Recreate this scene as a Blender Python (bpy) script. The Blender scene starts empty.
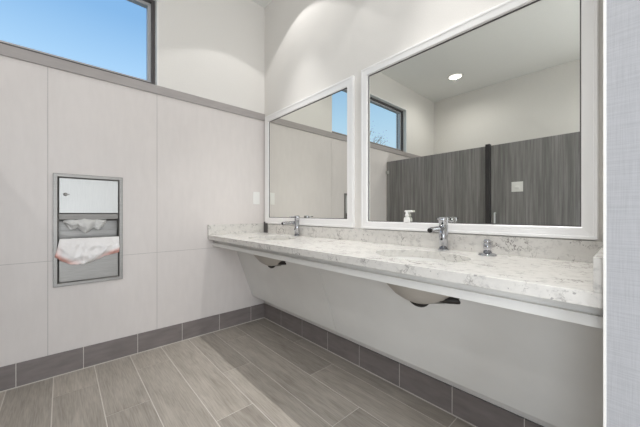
import bpy, bmesh, math, random
from math import pi, sin, cos, radians
from mathutils import Vector, Matrix, noise

random.seed(7)
S = bpy.context.scene
COL = S.collection

# ------------------------------------------------------------------ camera
CX, CY, CZ = 2.5106, -1.5191, 1.05
cam_data = bpy.data.cameras.new('camera')
cam = bpy.data.objects.new('camera', cam_data)
COL.objects.link(cam)
cam.location = (CX, CY, CZ)
cam.rotation_euler = (radians(90), 0, radians(47.782))
cam_data.sensor_width = 36.0
cam_data.lens = 16.0
cam_data.clip_start = 0.02
S.camera = cam

# ------------------------------------------------------------------ world / exposure
w = bpy.data.worlds.new('sky')
S.world = w
w.use_nodes = True
wn, wl = w.node_tree.nodes, w.node_tree.links
wn.clear()
wo = wn.new('ShaderNodeOutputWorld')
wb = wn.new('ShaderNodeBackground')
wt = wn.new('ShaderNodeTexCoord')
ws = wn.new('ShaderNodeSeparateXYZ')
wr = wn.new('ShaderNodeValToRGB')
wl.new(wt.outputs['Generated'], ws.inputs[0])
wl.new(ws.outputs['Z'], wr.inputs[0])
wl.new(wr.outputs[0], wb.inputs[0])
wl.new(wb.outputs[0], wo.inputs[0])
SKY_STRENGTH = 1.46
wb.inputs[1].default_value = SKY_STRENGTH


def lin(r, g, b):
    def f(c):
        c /= 255.0
        return c / 12.92 if c <= 0.04045 else ((c + 0.055) / 1.055) ** 2.4
    return (f(r), f(g), f(b), 1.0)


e = wr.color_ramp.elements
def ramp_stop(el, pos, col, k):
    el.position = pos
    c = lin(*col)
    el.color = (c[0] * k, c[1] * k, c[2] * k, 1.0)


ramp_stop(e[0], 0.0, (226, 240, 252), 1.45)
ramp_stop(e[1], 0.75, (120, 185, 250), 1.0)
ramp_stop(e.new(0.30), 0.30, (186, 222, 252), 1.3)
ramp_stop(e.new(0.50), 0.50, (150, 201, 252), 1.03)

S.view_settings.view_transform = 'Standard'
S.view_settings.look = 'None'
S.view_settings.gamma = 1.0
S.view_settings.use_curve_mapping = False
S.view_settings.exposure = -0.76

LAMP_EDGE = 18.0        # W, sharp-edged wide cone of the downlights over the basins
LAMP_VANITY = 136.0    # W, soft narrow core of the same downlights
LAMP_MIDDLE = 22.0    # W, downlight in the middle of the room
LAMP_ROOM = 52.0       # W, stall downlight and the two added fill downlights

# added fill lamp, out of view, in a made-up opening of the back wall
BACK_OPENING = (2.50, 3.86, 2.15)                  # x0, x1, height of the added opening
ad_ = bpy.data.lights.new('back_fill', 'AREA')
ad_.shape = 'RECTANGLE'
ad_.size, ad_.size_y = 1.34, 2.05
ad_.energy = 46.0
ad_.color = (0.97, 0.985, 1.0)
ao_ = bpy.data.objects.new('back_fill', ad_)
COL.objects.link(ao_)
ao_.location = ((BACK_OPENING[0] + BACK_OPENING[1]) / 2, -3.84, 1.06)
ao_.rotation_euler = (radians(90), 0, 0)
# second added fill lamp, in an unseen made-up opening in the far right wall
SIDE = (-2.15, -0.80, 2.15)                # y0, y1, height of the added opening
sd_ = bpy.data.lights.new('side_fill', 'AREA')
sd_.shape = 'RECTANGLE'
sd_.size, sd_.size_y = 2.05, 1.30
sd_.energy = 62.0
sd_.color = (0.97, 0.985, 1.0)
so_ = bpy.data.objects.new('side_fill', sd_)
COL.objects.link(so_)
so_.location = (4.12, (SIDE[0] + SIDE[1]) / 2, 1.06)
so_.rotation_euler = (0, radians(90), 0)


# ------------------------------------------------------------------ materials
def mat(name, color=(0.8, 0.8, 0.8, 1), rough=0.5, metal=0.0, spec=0.5):
    m = bpy.data.materials.new(name)
    m.use_nodes = True
    b = m.node_tree.nodes['Principled BSDF']
    b.inputs['Base Color'].default_value = color
    b.inputs['Roughness'].default_value = rough
    b.inputs['Metallic'].default_value = metal
    b.inputs['Specular IOR Level'].default_value = spec
    return m


def N(m, t, **kw):
    n = m.node_tree.nodes.new(t)
    for k, v in kw.items():
        setattr(n, k, v)
    return n


def L(m, a, b):
    m.node_tree.links.new(a, b)


def bsdf(m):
    return m.node_tree.nodes['Principled BSDF']


def coords(m, scale=(1, 1, 1)):
    tc = N(m, 'ShaderNodeTexCoord')
    mp = N(m, 'ShaderNodeMapping')
    mp.inputs['Scale'].default_value = scale
    L(m, tc.outputs['Object'], mp.inputs['Vector'])
    return mp.outputs['Vector']


def noise_ramp(m, vec, scale, stops, detail=4.0, rough=0.55, dist=0.0):
    n = N(m, 'ShaderNodeTexNoise')
    n.inputs['Scale'].default_value = scale
    n.inputs['Detail'].default_value = detail
    n.inputs['Roughness'].default_value = rough
    n.inputs['Distortion'].default_value = dist
    L(m, vec, n.inputs['Vector'])
    r = N(m, 'ShaderNodeValToRGB')
    el = r.color_ramp.elements
    el[0].position, el[0].color = stops[0]
    el[1].position, el[1].color = stops[-1]
    for p, c in stops[1:-1]:
        k = el.new(p)
        k.color = c
    L(m, n.outputs['Fac'], r.inputs[0])
    return r.outputs[0], n.outputs['Fac']


def bump(m, fac, strength=0.2, dist=0.002):
    b = N(m, 'ShaderNodeBump')
    b.inputs['Strength'].default_value = strength
    b.inputs['Distance'].default_value = dist
    L(m, fac, b.inputs['Height'])
    L(m, b.outputs[0], bsdf(m).inputs['Normal'])


def mix(m, fac, a, b, blend='MIX'):
    n = N(m, 'ShaderNodeMix', data_type='RGBA', blend_type=blend)
    if isinstance(fac, float):
        n.inputs[0].default_value = fac
    else:
        L(m, fac, n.inputs[0])
    for s, x in ((6, a), (7, b)):
        if isinstance(x, tuple):
            n.inputs[s].default_value = x
        else:
            L(m, x, n.inputs[s])
    return n.outputs[2]


# painted plaster
M_paint = mat('wall_paint', lin(226, 223, 218), 0.75, spec=0.25)
c_, f_ = noise_ramp(M_paint, coords(M_paint), 160.0,
                    [(0.3, lin(230, 227, 222)), (0.7, lin(235, 232, 228))])
L(M_paint, c_, bsdf(M_paint).inputs['Base Color'])
bump(M_paint, f_, 0.12, 0.001)

M_ceil = mat('ceiling_paint', lin(226, 225, 221), 0.85, spec=0.2)
c_, f_ = noise_ramp(M_ceil, coords(M_ceil), 120.0,
                    [(0.3, lin(238, 238, 235)), (0.7, lin(243, 243, 240))])
L(M_ceil, c_, bsdf(M_ceil).inputs['Base Color'])

# large porcelain wall tile, very faint linen streaks
M_tile = mat('porcelain_wall_tile', lin(222, 216, 210), 0.42, spec=0.4)
v_ = coords(M_tile, (1, 1, 0.25))
c1, _ = noise_ramp(M_tile, v_, 26.0, [(0.3, lin(223, 217, 214)), (0.7, lin(227, 221, 218))], detail=6)
v2 = coords(M_tile, (1, 1, 1))
c2, _ = noise_ramp(M_tile, v2, 3.0, [(0.3, lin(251, 251, 251)), (0.7, lin(255, 255, 255))], detail=3)
L(M_tile, mix(M_tile, 1.0, c1, c2, 'MULTIPLY'), bsdf(M_tile).inputs['Base Color'])
M_tile_grout = mat('wall_tile_grout', lin(200, 196, 190), 0.9)
c_, _ = noise_ramp(M_tile_grout, coords(M_tile_grout), 90.0,
                   [(0.3, lin(190, 186, 183)), (0.7, lin(198, 194, 191))])
L(M_tile_grout, c_, bsdf(M_tile_grout).inputs['Base Color'])

M_trim = mat('taupe_trim', lin(164, 157, 153), 0.5)
c_, _ = noise_ramp(M_trim, coords(M_trim, (1, 0.2, 1)), 40.0,
                   [(0.3, lin(166, 160, 158)), (0.7, lin(175, 169, 167))])
L(M_trim, c_, bsdf(M_trim).inputs['Base Color'])

M_base = mat('baseboard_tile', lin(108, 101, 99), 0.45)
c_, f_ = noise_ramp(M_base, coords(M_base, (0.5, 0.5, 2)), 14.0,
                    [(0.3, lin(120, 113, 111)), (0.7, lin(136, 128, 126))], detail=6)
L(M_base, c_, bsdf(M_base).inputs['Base Color'])
M_grout = mat('floor_grout', lin(186, 181, 174), 0.9)
c_, _ = noise_ramp(M_grout, coords(M_grout), 70.0,
                   [(0.3, lin(212, 207, 200)), (0.7, lin(222, 217, 210))])
L(M_grout, c_, bsdf(M_grout).inputs['Base Color'])

# wood-look floor planks: per-plank random value from a face attribute
M_floor = mat('wood_look_floor_tile', lin(160, 152, 143), 0.42, spec=0.4)
at = N(M_floor, 'ShaderNodeAttribute', attribute_name='plank')
tc = N(M_floor, 'ShaderNodeTexCoord')
off = N(M_floor, 'ShaderNodeVectorMath', operation='MULTIPLY_ADD')
off.inputs[1].default_value = (7.3, 3.1, 5.7)
L(M_floor, at.outputs['Vector'], off.inputs[0])
L(M_floor, tc.outputs['Object'], off.inputs[2])
mp = N(M_floor, 'ShaderNodeMapping')
mp.inputs['Scale'].default_value = (1.3, 7.0, 1.0)
L(M_floor, off.outputs[0], mp.inputs['Vector'])
g1, gf = noise_ramp(M_floor, mp.outputs[0], 2.6,
                    [(0.28, lin(162, 154, 144)), (0.5, lin(181, 173, 163)), (0.72, lin(194, 186, 176))],
                    detail=9, rough=0.62, dist=0.6)
mp2 = N(M_floor, 'ShaderNodeMapping')
mp2.inputs['Scale'].default_value = (3.0, 60.0, 1.0)
L(M_floor, off.outputs[0], mp2.inputs['Vector'])
g2, _ = noise_ramp(M_floor, mp2.outputs[0], 3.0,
                   [(0.3, lin(224, 224, 224)), (0.6, lin(255, 255, 255))], detail=5)
g = mix(M_floor, 1.0, g1, g2, 'MULTIPLY')
tone = N(M_floor, 'ShaderNodeMapRange')
tone.inputs['To Min'].default_value = 0.86
tone.inputs['To Max'].default_value = 1.07
sx = N(M_floor, 'ShaderNodeSeparateXYZ')
L(M_floor, at.outputs['Vector'], sx.inputs[0])
L(M_floor, sx.outputs[0], tone.inputs[0])
hs = N(M_floor, 'ShaderNodeHueSaturation')
L(M_floor, tone.outputs[0], hs.inputs['Value'])
L(M_floor, g, hs.inputs['Color'])
L(M_floor, hs.outputs[0], bsdf(M_floor).inputs['Base Color'])
bump(M_floor, gf, 0.1, 0.002)

# woven wallpaper on the near wall end
M_paper = mat('woven_wallpaper', lin(206, 206, 211), 0.7, spec=0.25)
ch, fh = noise_ramp(M_paper, coords(M_paper, (9, 9, 330)), 1.6,
                    [(0.3, lin(158, 158, 161)), (0.65, lin(178, 178, 181))], detail=4)
cv, fv = noise_ramp(M_paper, coords(M_paper, (420, 420, 9)), 1.6,
                    [(0.3, lin(158, 158, 161)), (0.65, lin(178, 178, 181))], detail=4)
L(M_paper, mix(M_paper, 0.5, ch, cv), bsdf(M_paper).inputs['Base Color'])
ad = N(M_paper, 'ShaderNodeMath', operation='ADD')
L(M_paper, fh, ad.inputs[0])
L(M_paper, fv, ad.inputs[1])
bump(M_paper, ad.outputs[0], 0.25, 0.001)

# speckled quartz
M_quartz = mat('speckled_quartz', lin(228, 226, 223), 0.22, spec=0.5)
vq = coords(M_quartz)
wv = N(M_quartz, 'ShaderNodeTexNoise')
wv.inputs['Scale'].default_value = 9.0
wv.inputs['Detail'].default_value = 6.0
wv.inputs['Roughness'].default_value = 0.7
L(M_quartz, vq, wv.inputs['Vector'])
wadd = N(M_quartz, 'ShaderNodeVectorMath', operation='MULTIPLY_ADD')
wadd.inputs[1].default_value = (0.22, 0.22, 0.22)
L(M_quartz, wv.outputs['Color'], wadd.inputs[0])
L(M_quartz, vq, wadd.inputs[2])
vo = N(M_quartz, 'ShaderNodeTexVoronoi', feature='DISTANCE_TO_EDGE')
vo.inputs['Scale'].default_value = 11.0
L(M_quartz, wadd.outputs[0], vo.inputs['Vector'])
vr = N(M_quartz, 'ShaderNodeValToRGB')
vr.color_ramp.elements[0].position = 0.0
vr.color_ramp.elements[0].color = (1, 1, 1, 1)
vr.color_ramp.elements[1].position = 0.038
vr.color_ramp.elements[1].color = (0, 0, 0, 1)
L(M_quartz, vo.outputs['Distance'], vr.inputs[0])
pm, _ = noise_ramp(M_quartz, vq, 7.0, [(0.49, (0, 0, 0, 1)), (0.60, (1, 1, 1, 1))], detail=5)
vein = mix(M_quartz, 1.0, vr.outputs[0], pm, 'MULTIPLY')
basec, _ = noise_ramp(M_quartz, vq, 34.0,
                      [(0.31, lin(190, 187, 184)), (0.45, lin(219, 216, 211)), (0.75, lin(228, 225, 220))], detail=8, rough=0.65)
spk, _ = noise_ramp(M_quartz, vq, 60.0, [(0.665, (0, 0, 0, 1)), (0.71, (1, 1, 1, 1))], detail=3)
c = mix(M_quartz, vein, basec, lin(104, 97, 93))
sc = N(M_quartz, 'ShaderNodeMath', operation='MULTIPLY')
sc.inputs[1].default_value = 0.6
L(M_quartz, spk, sc.inputs[0])
c = mix(M_quartz, sc.outputs[0], c, lin(112, 109, 110))
L(M_quartz, c, bsdf(M_quartz).inputs['Base Color'])

# dark vertical-grain laminate
M_lam = mat('dark_wood_laminate', lin(84, 80, 77), 0.32, spec=1.0)
l1, lf = noise_ramp(M_lam, coords(M_lam, (1, 1, 0.035)), 55.0,
                    [(0.3, lin(110, 108, 107)), (0.5, lin(140, 138, 137)), (0.72, lin(168, 166, 165))], detail=7, rough=0.65)
l2, _ = noise_ramp(M_lam, coords(M_lam, (1, 1, 0.02)), 9.0,
                   [(0.35, lin(216, 216, 216)), (0.65, lin(255, 255, 255))], detail=3)
L(M_lam, mix(M_lam, 1.0, l1, l2, 'MULTIPLY'), bsdf(M_lam).inputs['Base Color'])
M_lam_edge = mat('laminate_dark_edge', lin(52, 49, 50), 0.45)
l1, _ = noise_ramp(M_lam_edge, coords(M_lam_edge, (1, 1, 0.035)), 60.0,
                   [(0.3, lin(44, 42, 43)), (0.7, lin(62, 59, 60))])
L(M_lam_edge, l1, bsdf(M_lam_edge).inputs['Base Color'])

M_white = mat('white_panel', lin(222, 220, 217), 0.5)
c_, _ = noise_ramp(M_white, coords(M_white), 5.0, [(0.3, lin(228, 227, 224)), (0.7, lin(233, 232, 229))])
L(M_white, c_, bsdf(M_white).inputs['Base Color'])
M_plastic = mat('white_plastic', lin(240, 239, 236), 0.35)
M_porc = mat('white_porcelain', lin(240, 239, 236), 0.15)
M_bisque = mat('unglazed_porcelain', lin(182, 176, 168), 0.6)
M_chrome = mat('chrome', lin(192, 193, 197), 0.06, 1.0)
M_black = mat('black_rubber', lin(24, 23, 23), 0.5)
M_pipe = mat('dark_pipe_wrap', lin(40, 37, 35), 0.5)
M_alu = mat('satin_aluminium', lin(248, 247, 246), 0.38, 0.15)
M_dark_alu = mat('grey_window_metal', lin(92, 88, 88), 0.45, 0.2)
M_sash = mat('pale_window_sash', lin(196, 196, 198), 0.45, 0.2)
M_steel = mat('brushed_steel', lin(176, 174, 171), 0.4, 0.6)
c_, f_ = noise_ramp(M_steel, coords(M_steel, (1, 0.04, 1)), 320.0,
                    [(0.3, lin(138, 136, 133)), (0.7, lin(152, 150, 147))])
L(M_steel, c_, bsdf(M_steel).inputs['Base Color'])
M_door = mat('pale_steel_door', lin(206, 206, 204), 0.45, 0.45)
c_, f_ = noise_ramp(M_door, coords(M_door, (1, 1, 0.04)), 300.0,
                    [(0.3, lin(196, 197, 196)), (0.7, lin(204, 205, 204))])
L(M_door, c_, bsdf(M_door).inputs['Base Color'])
M_paper_towel = mat('grey_paper_towel', lin(214, 213, 211), 0.9, spec=0.1)
M_mirror = mat('mirror_glass', (0.82, 0.825, 0.785, 1), 0.0, 1.0)
M_leaf = mat('leaf_green', lin(176, 182, 166), 0.7)
M_bark = mat('bark', lin(140, 130, 118), 0.9)
M_ground = mat('ground_soil', lin(150, 142, 126), 0.95)

# plastic liner: white film with a pink tinted hem (colour by height on the bag)
M_bag = mat('liner_film', lin(238, 234, 233), 0.28)
tcb = N(M_bag, 'ShaderNodeAttribute', attribute_name='hem')
sxb = N(M_bag, 'ShaderNodeSeparateXYZ')
L(M_bag, tcb.outputs['Vector'], sxb.inputs[0])
L(M_bag, mix(M_bag, sxb.outputs[0], lin(238, 235, 234), lin(238, 178, 168)), bsdf(M_bag).inputs['Base Color'])

M_lens = mat('lit_lens', lin(255, 250, 240), 0.4)
bsdf(M_lens).inputs['Emission Color'].default_value = lin(255, 248, 238)
bsdf(M_lens).inputs['Emission Strength'].default_value = 4.0

M_glass = bpy.data.materials.new('window_glass')
M_glass.use_nodes = True
gn = M_glass.node_tree.nodes
gn.clear()
go = gn.new('ShaderNodeOutputMaterial')
gm = gn.new('ShaderNodeMixShader')
gt = gn.new('ShaderNodeBsdfTransparent')
gt.inputs[0].default_value = (0.97, 0.985, 0.985, 1)
gg = gn.new('ShaderNodeBsdfGlossy')
gg.inputs['Roughness'].default_value = 0.02
gm.inputs[0].default_value = 0.0
L(M_glass, gt.outputs[0], gm.inputs[1])
L(M_glass, gg.outputs[0], gm.inputs[2])
L(M_glass, gm.outputs[0], go.inputs[0])


# ------------------------------------------------------------------ mesh helpers
def box(bm, x0, x1, y0, y1, z0, z1, mi=0, bev=0.0):
    tmp = bmesh.new() if bev else bm
    vs = [tmp.verts.new(p) for p in ((x0, y0, z0), (x1, y0, z0), (x1, y1, z0), (x0, y1, z0),
                                     (x0, y0, z1), (x1, y0, z1), (x1, y1, z1), (x0, y1, z1))]
    fs = []
    for q in ((0, 3, 2, 1), (4, 5, 6, 7), (0, 1, 5, 4), (1, 2, 6, 5), (2, 3, 7, 6), (3, 0, 4, 7)):
        f = tmp.faces.new([vs[i] for i in q])
        f.material_index = mi
        fs.append(f)
    if bev:
        bmesh.ops.bevel(tmp, geom=list(tmp.edges), offset=bev, segments=2, profile=0.5, affect='EDGES')
        for f in tmp.faces:
            f.material_index = mi
        merge(bm, tmp)
        return []
    return fs


def merge(bm, tmp):
    me = bpy.data.meshes.new('tmp')
    tmp.to_mesh(me)
    tmp.free()
    bm.from_mesh(me)
    bpy.data.meshes.remove(me)


def lathe(bm, prof, seg=24, M=None, sx=1.0, sy=1.0, mi=0, cap=True):
    """prof: list of (r, z); revolve round z, transform with M."""
    M = M or Matrix.Identity(4)
    rings = []
    for r, z in prof:
        if r < 1e-6:
            rings.append([bm.verts.new(M @ Vector((0, 0, z)))])
        else:
            rings.append([bm.verts.new(M @ Vector((r * sx * cos(2 * pi * k / seg), r * sy * sin(2 * pi * k / seg), z)))
                          for k in range(seg)])
    for a, b in zip(rings[:-1], rings[1:]):
        for k in range(seg):
            k2 = (k + 1) % seg
            if len(a) == 1 and len(b) == 1:
                continue
            if len(a) == 1:
                f = bm.faces.new((a[0], b[k2], b[k]))
            elif len(b) == 1:
                f = bm.faces.new((a[k], a[k2], b[0]))
            else:
                f = bm.faces.new((a[k], a[k2], b[k2], b[k]))
            f.smooth = True
            f.material_index = mi
    if cap:
        for rg in (rings[0], rings[-1]):
            if len(rg) > 1:
                f = bm.faces.new(rg)
                f.material_index = mi


def tube(bm, pts, r, seg=12, mi=0):
    pts = [Vector(p) for p in pts]
    rings = []
    up = None
    for i, p in enumerate(pts):
        d = (pts[min(i + 1, len(pts) - 1)] - pts[max(i - 1, 0)]).normalized()
        if up is None:
            up = Vector((0, 0, 1)) if abs(d.z) < 0.9 else Vector((1, 0, 0))
        a = d.cross(up).normalized()
        b = a.cross(d).normalized()
        up = b
        rr = r[i] if isinstance(r, (list, tuple)) else r
        rings.append([bm.verts.new(p + a * rr * cos(2 * pi * k / seg) + b * rr * sin(2 * pi * k / seg)) for k in range(seg)])
    for a, b in zip(rings[:-1], rings[1:]):
        for k in range(seg):
            f = bm.faces.new((a[k], a[(k + 1) % seg], b[(k + 1) % seg], b[k]))
            f.smooth = True
            f.material_index = mi
    for rg in (rings[0], rings[-1]):
        f = bm.faces.new(rg)
        f.material_index = mi


def obj(name, bm, mats, parent=None, recalc=True):
    if recalc:
        bmesh.ops.recalc_face_normals(bm, faces=list(bm.faces))
    me = bpy.data.meshes.new(name)
    bm.to_mesh(me)
    bm.free()
    for m in (mats if isinstance(mats, (list, tuple)) else [mats]):
        me.materials.append(m)
    o = bpy.data.objects.new(name, me)
    COL.objects.link(o)
    if parent is not None:
        o.parent = parent
        o.matrix_parent_inverse = Matrix.Translation(-root_loc(parent))
    return o


def root_loc(o):
    """World location of an object (all rotations are zero here)."""
    p = Vector(o.location)
    if o.parent is not None:
        q = o.parent
        # parts are modelled in world coordinates: mesh objects sit at the origin
        return Vector((0, 0, 0))
    return p


def thing(name, label, cat, loc, group=None):
    o = bpy.data.objects.new(name, None)
    COL.objects.link(o)
    o.empty_display_size = 0.05
    o.location = loc
    o['label'] = label
    o['category'] = cat
    if group:
        o['group'] = group
    return o


def tag(o, label, cat, group=None):
    o['label'] = label
    o['category'] = cat
    if group:
        o['group'] = group
    return o


def struct(name, bm, mats, parent=None):
    o = obj(name, bm, mats, parent)
    if parent is None:
        o['kind'] = 'structure'
    return o


def copy_tree(o, parent=None):
    c = o.copy()
    COL.objects.link(c)
    if parent is not None:
        c.parent = parent
        c.matrix_parent_inverse = o.matrix_parent_inverse.copy()
    for ch in list(o.children):
        copy_tree(ch, c)
    return c


def holed_slab(bm, axis, c0, c1, us, vs, holes, mi=0):
    """Slab between c0..c1 on axis ('x' or 'y'); u = other horizontal axis, v = z. holes: (u0,u1,v0,v1)."""
    ul = sorted(set([us[0], us[1]] + [h[i] for h in holes for i in (0, 1) if us[0] < h[i] < us[1]]))
    vl = sorted(set([vs[0], vs[1]] + [h[i] for h in holes for i in (2, 3) if vs[0] < h[i] < vs[1]]))
    for a, b in zip(ul[:-1], ul[1:]):
        for c, d in zip(vl[:-1], vl[1:]):
            um, vm = (a + b) / 2, (c + d) / 2
            if any(h[0] < um < h[1] and h[2] < vm < h[3] for h in holes):
                continue
            if axis == 'x':
                box(bm, c0, c1, a, b, c, d, mi)
            else:
                box(bm, a, b, c0, c1, c, d, mi)


# ------------------------------------------------------------------ room shell
RX, RY, RZ = 3.95, -3.66, 3.13
WT = 0.20
WIN = (-2.70, -0.957, 2.052, 2.762)          # y0,y1,z0,z1
DSP = (-1.545, -1.205, 0.592, 1.294)         # recess for the towel dispenser

# floor: planks as separate boxes over a grout bed, one mesh
bm = bmesh.new()
box(bm, -WT, RX + WT, RY - WT, WT, -0.08, -0.0015, 1)
pl = bm.loops.layers.float_color.new('plank')
rows = [0.0, -0.12]
while rows[-1] > RY:
    rows.append(rows[-1] - 0.2055)
offs = {0: 1.90, 1: 1.10, 2: 0.265, 3: 0.695, 4: 1.095, 5: 0.27, 6: 0.68, 7: 0.285, 8: 0.90}
PLK = 1.247
gp = 0.0025
for i in range(len(rows) - 1):
    y1, y0 = rows[i], max(rows[i + 1], RY)
    o_ = offs.get(i, random.uniform(0, PLK)) % PLK
    x = o_ - PLK
    while x < RX:
        a, b = max(x + gp, 0.0), min(x + PLK - gp, RX)
        if b - a > 0.01:
            rv = (random.random(), random.random(), random.random(), 1)
            for f in box(bm, a, b, y0 + gp, y1 - gp, -0.0015, 0.0, 0):
                for lp in f.loops:
                    lp[pl] = rv
        x += PLK
struct('floor', bm, [M_floor, M_grout])

bm = bmesh.new()
box(bm, -WT, RX + WT, RY - WT, WT, RZ, RZ + 0.15)
struct('ceiling', bm, M_ceil)

# left wall: painted core with window and dispenser openings
bm = bmesh.new()
holed_slab(bm, 'x', -WT, -0.007, (RY - WT, WT), (0.0, 1.985), [DSP])
holed_slab(bm, 'x', -WT, 0.0, (RY - WT, WT), (1.985, RZ), [WIN])
# tile facing in the same mesh
seams = [0.0, -0.967, -1.586, -2.206, -2.826, -3.446, RY]
for a, b in zip(seams[1:], seams[:-1]):
    for c, d in ((0.0, 0.745), (0.745, 1.985)):
        holed_slab(bm, 'x', -0.007, 0.0, (a + 0.002, b - 0.002), (c + 0.002, d - 0.002), [DSP], 1)
o = struct('wall_left', bm, [M_paint, M_tile])
bm = bmesh.new()
holed_slab(bm, 'x', -0.0068, -0.0012, (RY, 0.0), (0.0, 1.985), [DSP])
struct('trim_3', bm, M_tile_grout)

bm = bmesh.new()
box(bm, 0.0, RX + WT, 0.0, WT, 0.0, RZ)
struct('wall_right', bm, M_paint)
bm = bmesh.new()
holed_slab(bm, 'y', RY - WT, RY, (0.0, RX + WT), (0.0, RZ), [(BACK_OPENING[0], BACK_OPENING[1], -0.1, BACK_OPENING[2])])
struct('wall_back', bm, M_paint)
bm = bmesh.new()
holed_slab(bm, 'x', RX, RX + WT, (RY, 0.0), (0.0, RZ), [(SIDE[0], SIDE[1], -0.1, SIDE[2])])
struct('wall_entrance', bm, M_paint)

# near wall end closing the vanity niche (wallpapered front)
WX, WY = 2.4645, -0.592
bm = bmesh.new()
box(bm, WX, RX, WY, 0.0, 0.0, RZ, 0)
bm.faces.ensure_lookup_table()
for f in bm.faces:
    if f.calc_center_median().y < WY + 1e-4:
        f.material_index = 1
struct('wall_near', bm, [M_paint, M_paper])
bm = bmesh.new()
box(bm, WX - 0.001, WX + 0.0042, WY - 0.0012, WY + 0.004, 0.0, RZ, 0, 0.0004)
struct('trim_2', bm, M_paint)

# taupe ledge trim along the left wall
bm = bmesh.new()
box(bm, -0.004, 0.012, RY, -0.0005, 1.986, 2.051, 0, 0.0015)
struct('trim_1', bm, M_trim)


# baseboards: tiles with grout gaps
def baseboard(name, along, lo, hi, first, face_sign):
    bm = bmesh.new()
    t = 0.010
    edges = [lo]
    k = first
    while k < hi:
        if k > lo + 0.01:
            edges.append(k)
        k += 0.3135
    edges.append(hi)
    for a, b in zip(edges[:-1], edges[1:]):
        a2, b2 = a + 0.0017, b - 0.0017
        if along == 'y':
            box(bm, 0.0, t, a2, b2, 0.004, 0.144, 0, 0.001)
        else:
            box(bm, a2, b2, face_sign - t, face_sign, 0.004, 0.144, 0, 0.001)
    if along == 'y':
        box(bm, 0.0, t - 0.0012, lo, hi, 0.0, 0.1425, 1)
        box(bm, t - 0.002, t + 0.004, lo, hi, 0.0, 0.004, 1)
    else:
        box(bm, lo, hi, face_sign - t + 0.0012, face_sign, 0.0, 0.1425, 1)
        box(bm, lo, hi, face_sign - t - 0.004, face_sign - t + 0.002, 0.0, 0.004, 1)
    struct(name, bm, [M_base, M_grout])


baseboard('baseboard_left', 'y', RY, -0.0005, -0.157 - 0.3135 * 12, 0)
baseboard('baseboard_right', 'x', 0.0135, WX - 0.0015, 0.306, 0.0)

# window
wroot = bpy.data.objects.new('window_1', None)
COL.objects.link(wroot)
wroot['kind'] = 'structure'
wroot.location = (-0.1, (WIN[0] + WIN[1]) / 2, WIN[2])


def rect_frame(bm, x0, x1, ya, yb, za, zb, wid, mi=0):
    box(bm, x0, x1, ya, yb, za, za + wid, mi)
    box(bm, x0, x1, ya, yb, zb - wid, zb, mi)
    box(bm, x0, x1, ya, ya + wid, za + wid, zb - wid, mi)
    box(bm, x0, x1, yb - wid, yb, za + wid, zb - wid, mi)


bm = bmesh.new()
box(bm, -0.056, 0.003, WIN[0], WIN[1], WIN[3] - 0.016, WIN[3])
box(bm, -0.056, 0.003, WIN[0], WIN[0] + 0.016, WIN[2], WIN[3] - 0.016)
box(bm, -0.056, 0.003, WIN[1] - 0.012, WIN[1], WIN[2], WIN[3] - 0.016)
struct('window_casing', bm, M_plastic, wroot)
bm = bmesh.new()
rect_frame(bm, -0.16, -0.056, WIN[0], WIN[1], WIN[2], WIN[3], 0.035)
struct('window_frame', bm, M_dark_alu, wroot)
bm = bmesh.new()
rect_frame(bm, -0.135, -0.085, WIN[0] + 0.035, WIN[1] - 0.035, WIN[2] + 0.035, WIN[3] - 0.035, 0.022)
struct('window_sash', bm, M_sash, wroot)
bm = bmesh.new()
box(bm, -0.113, -0.107, WIN[0] + 0.05, WIN[1] - 0.05, WIN[2] + 0.05, WIN[3] - 0.05)
struct('window_pane', bm, M_glass, wroot)

# ground outside the window
bm = bmesh.new()
box(bm, -30.0, -WT - 0.3, -30.0, 8.0, -0.35, -0.2)
struct('ground', bm, M_ground)

# ------------------------------------------------------------------ ceiling downlights


def downlight(x, y, label, cones, group):
    root = thing('downlight', label, 'ceiling light', (x, y, RZ), group)
    T = Matrix.Translation((x, y, RZ))
    bm = bmesh.new()
    lathe(bm, [(0.090, -0.001), (0.090, -0.006), (0.098, -0.010), (0.110, -0.007), (0.114, 0.0), (0.090, 0.0)], 40, T, cap=False)
    obj('trim_ring', bm, M_plastic, root)
    bm = bmesh.new()
    lathe(bm, [(0.0, -0.006), (0.089, -0.004), (0.089, 0.0), (0.0, 0.0)], 40, T, cap=False)
    obj('lens', bm, M_lens, root)
    for watts, spot, blend in cones:
        ld = bpy.data.lights.new('lamp', 'SPOT')
        ld.energy = watts
        ld.spot_size = radians(spot)
        ld.spot_blend = blend
        ld.shadow_soft_size = 0.014
        ld.color = (1.0, 0.99, 0.975)
        lo = bpy.data.objects.new('lamp', ld)
        COL.objects.link(lo)
        lo.parent = root
        lo.location = (0, 0, -0.021)
    return root


G = 'recessed ceiling downlights'
VAN = [(LAMP_EDGE, 98, 0.10), (LAMP_VANITY, 58, 1.0)]
ROOM = [(LAMP_ROOM, 165, 1.0)]
downlight(0.655, -0.37, 'round white downlight in the ceiling over the left basin', VAN, G)
downlight(1.87, -0.37, 'round white downlight in the ceiling over the right basin', VAN, G)
downlight(0.69, -2.92, 'round lit ceiling downlight seen in the large mirror above the stalls', ROOM, G)
downlight(2.95, -2.92, 'unseen fill downlight added in the ceiling at the back, past the stall', ROOM, G)  # out-of-view lamp, added to fill the room
downlight(1.25, -1.30, 'round white downlight in the middle of the ceiling before the vanity', [(LAMP_MIDDLE, 92, 0.8)], G)
downlight(2.95, -2.05, 'unseen fill downlight added in the ceiling beside the wallpapered wall', [(LAMP_ROOM * 1.3, 165, 1.0)], G)  # lamp out of view, added to brighten the left wall

# ------------------------------------------------------------------ vanity
CT, CB, CF = 0.861, 0.824, -0.573      # counter top, underside, front edge
SINKS = [(0.61, -0.305), (1.85, -0.305)]
SA, SB = 0.215, 0.160

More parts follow.
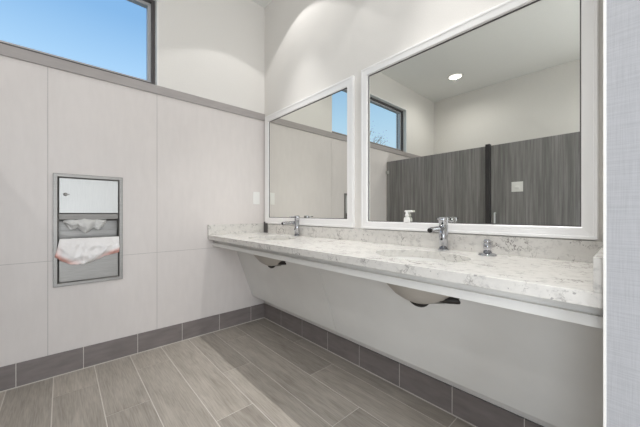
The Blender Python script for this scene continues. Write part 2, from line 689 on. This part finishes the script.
van = thing('vanity_countertop', 'long white speckled quartz vanity countertop with grey veins, under the two mirrors', 'countertop',
            (1.23, -0.29, CB))
# slab with two oval openings
bm = bmesh.new()
SEG = 48


def loop_edges(bm, pts):
    vs = [bm.verts.new(p) for p in pts]
    return [bm.edges.new((vs[i], vs[(i + 1) % len(vs)])) for i in range(len(vs))]


ed = []
x0, x1 = 0.0015, WX - 0.0005
ed += loop_edges(bm, [(x0, CF, CT), (x1, CF, CT), (x1, -0.0005, CT), (x0, -0.0005, CT)])
for sx_, sy_ in SINKS:
    ed += loop_edges(bm, [(sx_ + SA * cos(2 * pi * k / SEG), sy_ + SB * sin(2 * pi * k / SEG), CT) for k in range(SEG)])
bmesh.ops.triangle_fill(bm, use_beauty=True, use_dissolve=False, edges=ed, normal=(0, 0, 1))
# remove any faces inside the ovals
kill = [f for f in bm.faces if any(((f.calc_center_median().x - a) / SA) ** 2 + ((f.calc_center_median().y - b) / SB) ** 2 < 0.97
                                   and all(((v.co.x - a) / SA) ** 2 + ((v.co.y - b) / SB) ** 2 < 1.01 for v in f.verts)
                                   for a, b in SINKS)]
if kill:
    bmesh.ops.delete(bm, geom=kill, context='FACES_ONLY')
ret = bmesh.ops.extrude_face_region(bm, geom=list(bm.faces))
nv = [g_ for g_ in ret['geom'] if isinstance(g_, bmesh.types.BMVert)]
bmesh.ops.translate(bm, verts=nv, vec=(0, 0, CB - CT))
slab = obj('slab', bm, M_quartz, van)
bv = slab.modifiers.new('bevel', 'BEVEL')
bv.width = 0.002
bv.segments = 2
bv.limit_method = 'ANGLE'
BT = 0.945
bm = bmesh.new()
box(bm, 0.0015, WX - 0.0005, -0.020, -0.0005, CT, BT, 0, 0.0012)
obj('backsplash', bm, M_quartz, van)
bm = bmesh.new()
box(bm, 0.0015, 0.020, CF, -0.0205, CT, BT + 0.006, 0, 0.0012)
obj('side_splash', bm, M_quartz, van)
bm = bmesh.new()
box(bm, WX - 0.0195, WX - 0.0005, CF, -0.0205, CT, BT, 0, 0.0012)
obj('side_splash', bm, M_quartz, van)

kp = thing('under_counter_panel', 'white sloping knee panel closing the space under the quartz counter', 'panel', (1.23, -0.3, 0.25))


def slope_panel(xa, xb, notch_x):
    """Sloped sheet: outline in (x, s) with s = distance up the slope, U-notch round the basin."""
    B, Tp = Vector((0, -0.137, 0.247)), Vector((0, -0.337, 0.80))
    d = (Tp - B)
    Ls = d.length
    d.normalize()
    n = Vector((0, d.z, -d.y)) * -1.0           # out into the room
    ys = lambda z: (z - B.z) / d.z
    pts = [(xa, 0.0), (xb, 0.0), (xb, Ls)]
    hw = 0.228
    zb = 0.640
    K = 24
    for k in range(K + 1):
        t = pi * k / K
        sx2 = notch_x + hw * cos(t)
        pts.append((sx2, Ls - (Ls - ys(zb)) * (sin(t) ** 0.9)))
    pts.append((xa, Ls))
    bm = bmesh.new()
    vf = [bm.verts.new(B + Vector((x, 0, 0)) + d * s_) for x, s_ in pts]
    f = bm.faces.new(vf)
    r_ = bmesh.ops.extrude_face_region(bm, geom=[f])
    vv = [g_ for g_ in r_['geom'] if isinstance(g_, bmesh.types.BMVert)]
    bmesh.ops.translate(bm, verts=vv, vec=-n * 0.012)
    bmesh.ops.triangulate(bm, faces=[q for q in bm.faces if len(q.verts) > 4])
    return bm


obj('panel_sheet', slope_panel(0.002, 1.1525, SINKS[0][0]), M_white, kp)
obj('panel_sheet', slope_panel(1.1575, WX - 0.001, SINKS[1][0]), M_white, kp)
bm = bmesh.new()
box(bm, 0.002, WX - 0.001, -0.530, -0.512, 0.764, 0.794, 0, 0.001)
obj('apron', bm, M_white, kp)
bm = bmesh.new()
box(bm, 0.002, WX - 0.001, -0.515, -0.482, 0.790, CB - 0.0005)
obj('rail', bm, M_white, kp)


def sink(cx, cy, label):
    root = thing('sink', label, 'sink', (cx, cy, CB), 'undermount basins')
    T = Matrix.Translation((cx, cy, CB))
    bm = bmesh.new()
    inner = [(1.01, -0.0005), (1.0, -0.02), (0.95, -0.042), (0.82, -0.072), (0.60, -0.100), (0.30, -0.124), (0.10, -0.132)]
    lathe(bm, inner, 48, T, SA, SB, 0, cap=False)
    outer = [(0.10, -0.181), (0.20, -0.178), (0.36, -0.166), (0.54, -0.146), (0.68, -0.120), (0.84, -0.084), (0.98, -0.046), (1.06, -0.02), (1.10, -0.014), (1.10, -0.0005), (1.01, -0.0005)]
    lathe(bm, outer, 48, T, SA, SB, 1, cap=False)
    obj('basin', bm, [M_porc, M_bisque], root)
    bm = bmesh.new()
    D = Matrix.Translation((cx, cy, CB - 0.132))
    lathe(bm, [(0.0, 0.002), (0.018, 0.002), (0.020, 0.004), (0.030, 0.003), (0.032, 0.0), (0.0, 0.0)], 24, D, cap=False)
    obj('drain', bm, M_chrome, root)
    bm = bmesh.new()
    zt = CB - 0.177
    pts = []
    for k in range(0, 11):
        t = pi * k / 10
        pts.append((cx - 0.036 * cos(t), cy - 0.004, zt + 0.012 - 0.022 * sin(t)))
    pts += [(cx + 0.045, cy, zt + 0.024), (cx + 0.065, cy + 0.005, zt + 0.028), (cx + 0.13, cy + 0.002, zt + 0.034), (cx + 0.165, cy + 0.015, zt + 0.037), (cx + 0.182, cy + 0.04, zt + 0.037), (cx + 0.185, cy + 0.13, zt + 0.037)]
    tube(bm, pts, 0.0145, 14)
    p = obj('drain_pipe', bm, M_pipe, root)
    p['label'] = 'dark drain pipe curving under the basin'
    return root


sink(*SINKS[0], 'white oval undermount basin below the far small mirror')
sink(*SINKS[1], 'white oval undermount basin below the large mirror')


def faucet(cx, cy, label):
    root = thing('faucet', label, 'faucet', (cx, cy, CT), 'chrome basin faucets')
    T = Matrix.Translation((cx, cy, CT))
    bm = bmesh.new()
    lathe(bm, [(0.0, 0.0), (0.028, 0.0), (0.028, 0.004), (0.024, 0.007), (0.0, 0.007)], 32, T, cap=False)
    obj('base_ring', bm, M_chrome, root)
    bm = bmesh.new()
    lathe(bm, [(0.0, 0.006), (0.0215, 0.006), (0.0215, 0.132), (0.0, 0.132)], 32, T, cap=False)
    obj('body', bm, M_chrome, root)
    bm = bmesh.new()
    lathe(bm, [(0.0, 0.134), (0.0225, 0.134), (0.0225, 0.166), (0.0205, 0.170), (0.0, 0.171)], 32, T, cap=False)
    cap_ = obj('handle_cap', bm, M_chrome, root)
    bm = bmesh.new()
    tube(bm, [(cx, cy - 0.018, CT + 0.158), (cx, cy - 0.045, CT + 0.160), (cx, cy - 0.075, CT + 0.163)], [0.005, 0.0045, 0.004], 12)
    obj('lever', bm, M_chrome, cap_)
    bm = bmesh.new()
    tube(bm, [(cx, cy - 0.012, CT + 0.112), (cx, cy - 0.07, CT + 0.112), (cx, cy - 0.132, CT + 0.110), (cx, cy - 0.145, CT + 0.107)], [0.0135, 0.0125, 0.0125, 0.0135], 18)
    sp = obj('spout', bm, M_chrome, root)
    bm = bmesh.new()
    tube(bm, [(cx, cy - 0.1455, CT + 0.1068), (cx, cy - 0.1485, CT + 0.1060)], 0.011, 16)
    obj('aerator', bm, M_black, sp)
    bm = bmesh.new()
    R = Matrix.Translation((cx, cy - 0.0205, CT + 0.058)) @ Matrix.Rotation(pi / 2, 4, 'X')
    lathe(bm, [(0.0, 0.0025), (0.006, 0.0022), (0.007, 0.0), (0.0, 0.0)], 16, R, cap=False)
    obj('sensor_eye', bm, M_black, root)
    return root


faucet(0.61, -0.058, 'chrome single-hole faucet behind the far basin, below the small mirror')
faucet(1.85, -0.058, 'chrome single-hole faucet behind the near basin, below the large mirror')

dx, dy = 2.067, -0.095
sd = thing('soap_dispenser', 'short chrome deck-mounted soap dispenser on the counter right of the near faucet', 'soap dispenser', (dx, dy, CT))
T = Matrix.Translation((dx, dy, CT))
bm = bmesh.new()
lathe(bm, [(0.0, 0.0), (0.038, 0.0), (0.038, 0.004), (0.033, 0.009), (0.020, 0.012), (0.0, 0.012)], 32, T, cap=False)
obj('flange', bm, M_chrome, sd)
bm = bmesh.new()
lathe(bm, [(0.0, 0.012), (0.0175, 0.012), (0.0165, 0.040), (0.0165, 0.056), (0.0, 0.056)], 32, T, cap=False)
obj('stem', bm, M_chrome, sd)
bm = bmesh.new()
lathe(bm, [(0.0, 0.057), (0.0155, 0.057), (0.0155, 0.066), (0.012, 0.072), (0.0, 0.0735)], 32, T, cap=False)
obj('cap', bm, M_chrome, sd)

# ------------------------------------------------------------------ mirrors


def mirror(xa, xb, za, zb, wd, depth, gl, label, clip=False):
    root = thing('mirror', label, 'mirror', ((xa + xb) / 2, 0, za), 'framed vanity mirrors')
    bm = bmesh.new()
    box(bm, xa + 0.01, xb - 0.01, -gl, -0.0005, za + 0.01, zb - 0.01)
    obj('mirror_glass', bm, M_mirror, root)
    bm = bmesh.new()
    prof = [(0.0, 0.0005), (0.0, depth - 0.002), (0.002, depth), (wd * 0.24, depth), (wd * 0.27, depth - 0.0025), (wd - 0.004, depth - 0.0045),
            (wd - 0.001, depth - 0.007), (wd, gl + 0.0002)]
    rings = []
    for o_, h in prof:
        rings.append([bm.verts.new(p) for p in ((xa + o_, -h, za + o_), (xb - o_, -h, za + o_), (xb - o_, -h, zb - o_), (xa + o_, -h, zb - o_))])
    for a, b in zip(rings[:-1], rings[1:]):
        for k in range(4):
            bm.faces.new((a[k], a[(k + 1) % 4], b[(k + 1) % 4], b[k]))
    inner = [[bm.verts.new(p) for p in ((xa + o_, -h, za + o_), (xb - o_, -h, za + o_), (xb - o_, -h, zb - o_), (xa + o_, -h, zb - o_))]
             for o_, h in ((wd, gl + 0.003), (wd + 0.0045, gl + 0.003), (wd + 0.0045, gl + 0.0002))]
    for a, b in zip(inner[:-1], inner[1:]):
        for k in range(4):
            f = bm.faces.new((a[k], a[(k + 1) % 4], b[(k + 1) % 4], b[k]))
            f.material_index = 1  # dark strip stands in for the shadow gap along the glass
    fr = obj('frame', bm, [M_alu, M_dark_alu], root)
    if clip:
        bm = bmesh.new()
        box(bm, xa + 0.002, xa + 0.056, -depth - 0.008, -depth - 0.0005, CT + 0.0005, za + 0.004, 0, 0.001)
        box(bm, xa + 0.004, xa + 0.012, -depth - 0.014, -depth - 0.0005, CT + 0.0005, za + 0.018, 0, 0.001)
        c_ = obj('corner_clip', bm, M_dark_alu, fr)
        c_['label'] = 'dark metal bracket at the lower left corner, down to the counter'
    return root


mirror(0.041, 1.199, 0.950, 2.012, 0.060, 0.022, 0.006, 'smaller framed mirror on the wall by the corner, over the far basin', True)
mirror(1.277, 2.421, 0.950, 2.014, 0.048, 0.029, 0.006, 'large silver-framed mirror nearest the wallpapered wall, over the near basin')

# soap bottle on the mirror ledge
bx, by, bz = 1.616, -0.0172, 0.9985
sb = thing('soap_bottle', 'small white pump soap bottle at the bottom edge of the large mirror', 'soap bottle', (bx, by, bz))
T = Matrix.Translation((bx, by, bz))
bm = bmesh.new()
lathe(bm, [(0.0, 0.0), (0.019, 0.0), (0.021, 0.003), (0.021, 0.018), (0.017, 0.028), (0.010, 0.032), (0.010, 0.036), (0.0, 0.036)], 28, T, 1.0, 0.47, 0, cap=False)
obj('bottle', bm, M_plastic, sb)
bm = bmesh.new()
lathe(bm, [(0.0, 0.036), (0.0125, 0.036), (0.0125, 0.044), (0.008, 0.050), (0.008, 0.060), (0.0, 0.060)], 24, T, 1.0, 0.75, 0, cap=False)
box(bm, bx - 0.014, bx + 0.036, by - 0.006, by + 0.006, bz + 0.059, bz + 0.070, 0, 0.003)
obj('pump', bm, M_plastic, sb)

# ------------------------------------------------------------------ wall switch by the corner
sw = thing('light_switch', 'white wall switch plate on the left wall beside the mirror corner', 'switch', (0, -0.094, 1.2))
bm = bmesh.new()
box(bm, 0.0, 0.005, -0.130, -0.058, 1.142, 1.264, 0, 0.0018)
obj('plate', bm, M_plastic, sw)
bm = bmesh.new()
box(bm, 0.004, 0.009, -0.111, -0.077, 1.170, 1.236, 0, 0.0015)
obj('rocker', bm, M_plastic, sw)

# ------------------------------------------------------------------ recessed towel dispenser
dp = thing('towel_dispenser', 'recessed stainless steel paper towel dispenser and bin in the left wall', 'towel dispenser', (0, -1.375, 0.572))
FY0, FY1, FZ0, FZ1 = -1.562, -1.190, 0.574, 1.311
bm = bmesh.new()


def ring_frame(bm, ya, yb, za, zb, prof):
    rings = []
    for o_, h in prof:
        rings.append([bm.verts.new(p) for p in ((h, ya + o_, za + o_), (h, yb - o_, za + o_), (h, yb - o_, zb - o_), (h, ya + o_, zb - o_))])
    for a, b in zip(rings[:-1], rings[1:]):
        for k in range(4):
            bm.faces.new((a[k], a[(k + 1) % 4], b[(k + 1) % 4], b[k]))


ring_frame(bm, FY0, FY1, FZ0, FZ1, [(0, 0.0), (0, 0.010), (0.002, 0.012), (0.020, 0.012), (0.024, 0.005), (0.027, -0.004)])
obj('frame', bm, M_steel, dp)
# inner box (back, sides)
bm = bmesh.new()
i0, i1, j0, j1 = DSP[0] + 0.002, DSP[1] - 0.002, DSP[2] + 0.002, DSP[3] - 0.002
box(bm, -0.125, -0.121, i0, i1, j0, j1)
box(bm, -0.121, 0.0, i0, i0 + 0.003, j0, j1)
box(bm, -0.121, 0.0, i1 - 0.003, i1, j0, j1)
box(bm, -0.121, 0.0, i0, i1, j0, j0 + 0.003)
box(bm, -0.121, 0.0, i0, i1, j1 - 0.003, j1)
obj('cabinet', bm, M_steel, dp)
bm = bmesh.new()
box(bm, -0.003, 0.004, -1.5325, -1.2185, 1.053, 1.2825, 0, 0.0015)
dr = obj('door', bm, M_door, dp)
bm = bmesh.new()
R = Matrix.Translation((0.004, -1.502, 1.176)) @ Matrix.Rotation(pi / 2, 4, 'Y')
lathe(bm, [(0.0, 0.008), (0.009, 0.008), (0.011, 0.005), (0.011, 0.0), (0.0, 0.0)], 20, R, cap=False)
box(bm, 0.006, 0.016, -1.5035, -1.481, 1.173, 1.179, 0, 0.001)
obj('lock', bm, M_steel, dr)
# folded lip under the door
bm = bmesh.new()
vs = [(-0.003, 1.050), (0.006, 1.046), (0.0, 1.012), (-0.03, 1.000), (-0.03, 1.004), (-0.004, 1.016), (-0.003, 1.05)]
for y in (-1.5325, -1.2185):
    pass
ra = [bm.verts.new((x, -1.5325, z)) for x, z in vs[:-1]]
rb = [bm.verts.new((x, -1.2185, z)) for x, z in vs[:-1]]
for k in range(len(ra)):
    bm.faces.new((ra[k], ra[(k + 1) % len(ra)], rb[(k + 1) % len(ra)], rb[k]))
bm.faces.new(ra)
bm.faces.new(rb)
obj('towel_slot', bm, M_steel, dp)
# waste container: front panel with a rim and a box behind it
bm = bmesh.new()
box(bm, -0.003, 0.002, -1.5325, -1.2185, 0.603, 0.880, 0, 0.001)
box(bm, -0.100, -0.003, -1.5325, -1.529, 0.603, 0.880)
box(bm, -0.100, -0.003, -1.222, -1.2185, 0.603, 0.880)
box(bm, -0.100, -0.097, -1.5325, -1.2185, 0.603, 0.930)
box(bm, -0.100, -0.003, -1.5325, -1.2185, 0.600, 0.603)
obj('waste_bin', bm, M_steel, dp)

# crumpled paper towel hanging out of the slot
bm = bmesh.new()
nu, nv_ = 44, 16
grid = []
for i in range(nu + 1):
    u = i / nu
    row = []
    for j in range(nv_ + 1):
        v = j / nv_
        y = -1.512 + 0.225 * u
        lobe = 0.62 + 0.38 * abs(sin(pi * (2.6 * u + 0.2))) ** 0.6 * (0.75 + 0.5 * u)
        edge = sin(pi * min(max(u, 0.02), 0.98)) ** 0.45
        zt_ = 1.006 + 0.012 * edge
        drop = 0.098 * lobe * edge
        z = zt_ - drop * v
        x = -0.022 + 0.040 * sin(pi * min(1, v * 0.75 + 0.05)) * edge
        nz = noise.noise(Vector((u * 7, v * 3, 1.3)))
        x += 0.016 * nz + 0.010 * sin(u * 21 + v * 4) * v + 0.012 * abs(noise.noise(Vector((u * 11 + v * 6, v * 7 - u * 3, 3.3))))
        z += 0.007 * noise.noise(Vector((u * 9, v * 4, 5.1)))
        y += 0.008 * noise.noise(Vector((u * 6, v * 5, 9.1)))
        row.append(bm.verts.new((min(x, 0.03), y, z)))
    grid.append(row)
for i in range(nu):
    for j in range(nv_):
        f = bm.faces.new((grid[i][j], grid[i + 1][j], grid[i + 1][j + 1], grid[i][j + 1]))
        f.smooth = True
pt = obj('paper_towel', bm, M_paper_towel)
sm = pt.modifiers.new('solid', 'SOLIDIFY')
sm.thickness = 0.0012
tag(pt, 'crumpled grey paper towel hanging out of the steel dispenser slot', 'paper towel')

# plastic liner folded over the bin front
bm = bmesh.new()
hm = bm.loops.layers.float_color.new('hem')
nu, nv_ = 60, 26
grid = []
for i in range(nu + 1):
    u = i / nu
    row = []
    for j in range(nv_ + 1):
        v = j / nv_
        # bottom outline of the folded part
        t = u
        zb_ = 0.775 - 0.066 * sin(pi * min(1, (t * 1.15) ** 0.8)) if t < 0.75 else 0.775 - 0.066 * sin(pi * (0.75 * 1.15) ** 0.8) * (1 - (t - 0.75) / 0.25) ** 0.8
        zb_ = min(zb_, 0.778)
        if v < 0.22:                          # inside the bin
            s_ = v / 0.22
            x = -0.060 + 0.055 * s_
            z = 0.846 + 0.040 * s_ ** 0.7
            y = -1.527 + 0.303 * u
            amp = 0.35
            hem = 0.0
        else:
            s_ = (v - 0.22) / 0.78
            z = 0.886 - (0.886 - zb_) * s_
            x = 0.006 + 0.030 * sin(pi * min(1, s_ * 0.72 + 0.06))
            wl_ = 0.022 * s_ ** 1.2
            y = -1.531 - wl_ + (0.315 + wl_ + 0.002) * u
            amp = 0.4 + s_
            d = (z - zb_)
            hem = max(0.0, min(1.0, 1.5 - d / 0.026))
            hem *= min(1.0, max(0.0, abs(u - 0.50) * 3.2 - 0.25)) if u > 0.02 else 1
            hem = max(hem, max(0, 1 - u / 0.10) * max(0.0, s_ - 0.35) * 1.3)
        x += amp * (0.011 * noise.noise(Vector((u * 6 + v * 3, v * 4 - u * 2, 2.2))) + 0.007 * abs(noise.noise(Vector((u * 13 - v * 6, v * 9 + u * 4, 7.7)))))
        z += amp * 0.004 * noise.noise(Vector((u * 14, v * 4, 4.4)))
        if v >= 0.22:
            x = max(x, 0.005)
        vert = bm.verts.new((x, y, z))
        row.append((vert, min(1.0, hem)))
    grid.append(row)
for i in range(nu):
    for j in range(nv_):
        q = (grid[i][j], grid[i + 1][j], grid[i + 1][j + 1], grid[i][j + 1])
        f = bm.faces.new([a[0] for a in q])
        f.smooth = True
        for lp, a in zip(f.loops, q):
            lp[hm] = (a[1], a[1], a[1], 1)
bl = obj('bin_liner', bm, M_bag, recalc=False)
sm = bl.modifiers.new('solid', 'SOLIDIFY')
sm.thickness = 0.0008
tag(bl, 'white plastic bin liner with pinkish hem folded over the steel bin front', 'bin liner')

# ------------------------------------------------------------------ toilet stall front (seen in the mirror)
SY = -2.12
tp = thing('toilet_partition', 'dark wood-grain toilet stall partition across the back of the room', 'partition', (1.2, SY, 0.0))
bm = bmesh.new()
box(bm, 0.014, 1.368, SY - 0.019, SY, 0.25, 1.826, 0, 0.0015)
obj('side_panel', bm, M_lam, tp)
bm = bmesh.new()
box(bm, 1.366, 1.412, SY - 0.030, SY + 0.028, 0.0, 1.842, 0, 0.002)
p_ = obj('pilaster', bm, M_lam_edge, tp)
bm = bmesh.new()
box(bm, 1.416, 2.330, SY - 0.022, SY - 0.003, 0.25, 1.826, 0, 0.0015)
dr = obj('door', bm, M_lam, tp)
bm = bmesh.new()
tube(bm, [(1.462, SY - 0.003, 1.055), (1.462, SY + 0.030, 1.055), (1.462, SY + 0.034, 1.048), (1.462, SY + 0.034, 0.91), (1.462, SY + 0.030, 0.903), (1.462, SY - 0.003, 0.903)], 0.009, 10)
obj('pull_handle', bm, M_door, dr)
bm = bmesh.new()
box(bm, 1.618, 1.722, SY - 0.003, SY + 0.003, 1.285, 1.392, 0, 0.001)
box(bm, 1.652, 1.690, SY + 0.003, SY + 0.022, 1.318, 1.338, 0, 0.003)
lp_ = obj('coat_hook_plate', bm, M_plastic, dr)
bm = bmesh.new()
box(bm, 2.334, 2.40, SY - 0.030, SY + 0.028, 0.0, 1.842, 0, 0.002)
obj('pilaster', bm, M_lam_edge, tp)
bm = bmesh.new()
box(bm, 2.372, 2.391, RY + 0.012, SY - 0.031, 0.25, 1.826, 0, 0.0015)
obj('side_panel', bm, M_lam, tp)
bm = bmesh.new()
box(bm, 0.0, 0.014, SY - 0.022, SY + 0.012, 1.650, 1.685, 0, 0.001)
box(bm, 0.0, 0.052, SY - 0.0005, SY + 0.012, 1.645, 1.690, 0, 0.001)
obj('wall_bracket', bm, M_door, tp)
bm = bmesh.new()
for k, z in ((0, 0.33),):
    box(bm, 0.0, 0.014, SY - 0.022, SY + 0.012, z, z + 0.035, 0, 0.001)
    box(bm, 0.0, 0.040, SY - 0.0005, SY + 0.008, z, z + 0.035, 0, 0.001)
obj('wall_bracket', bm, M_door, tp)

# ------------------------------------------------------------------ tree outside the window (seen in the mirror)
tx, ty = -6.0, -9.35
tr = thing('tree', 'sparse young tree outside the window, seen in the large mirror', 'tree', (tx, ty, -0.2))
bm = bmesh.new()
tube(bm, [(tx, ty, -0.2), (tx + 0.05, ty, 1.6), (tx, ty + 0.04, 3.4), (tx, ty, 5.1)], [0.10, 0.08, 0.05, 0.012], 10)
rt = random.Random(3)
tips = []
for k in range(26):
    z = rt.uniform(2.2, 4.9)
    a = rt.uniform(0, 2 * pi)
    ln = (5.5 - z) * 0.36 + 0.12
    p0 = Vector((tx, ty, z))
    p1 = p0 + Vector((cos(a) * ln * 0.5, sin(a) * ln * 0.5, ln * 0.35))
    p2 = p0 + Vector((cos(a) * ln, sin(a) * ln, ln * 0.9))
    tube(bm, [p0, p1, p2], [0.018, 0.012, 0.005], 6)
    tips += [p1, p2, (p1 + p2) / 2]
obj('trunk', bm, M_bark, tr)
bm = bmesh.new()
for p in tips:
    for k in range(5):
        q = p + Vector((rt.gauss(0, 0.11), rt.gauss(0, 0.11), rt.gauss(0, 0.13)))
        a = Vector((rt.uniform(-1, 1), rt.uniform(-1, 1), rt.uniform(-1, 1))).normalized()
        b = a.orthogonal().normalized()
        l_, w_ = 0.07, 0.03
        bm.faces.new([bm.verts.new(q + a * l_ * s1 + b * w_ * s2) for s1, s2 in ((-0.5, 0), (0, 0.5), (0.5, 0), (0, -0.5))])
obj('foliage', bm, M_leaf, tr, recalc=False)
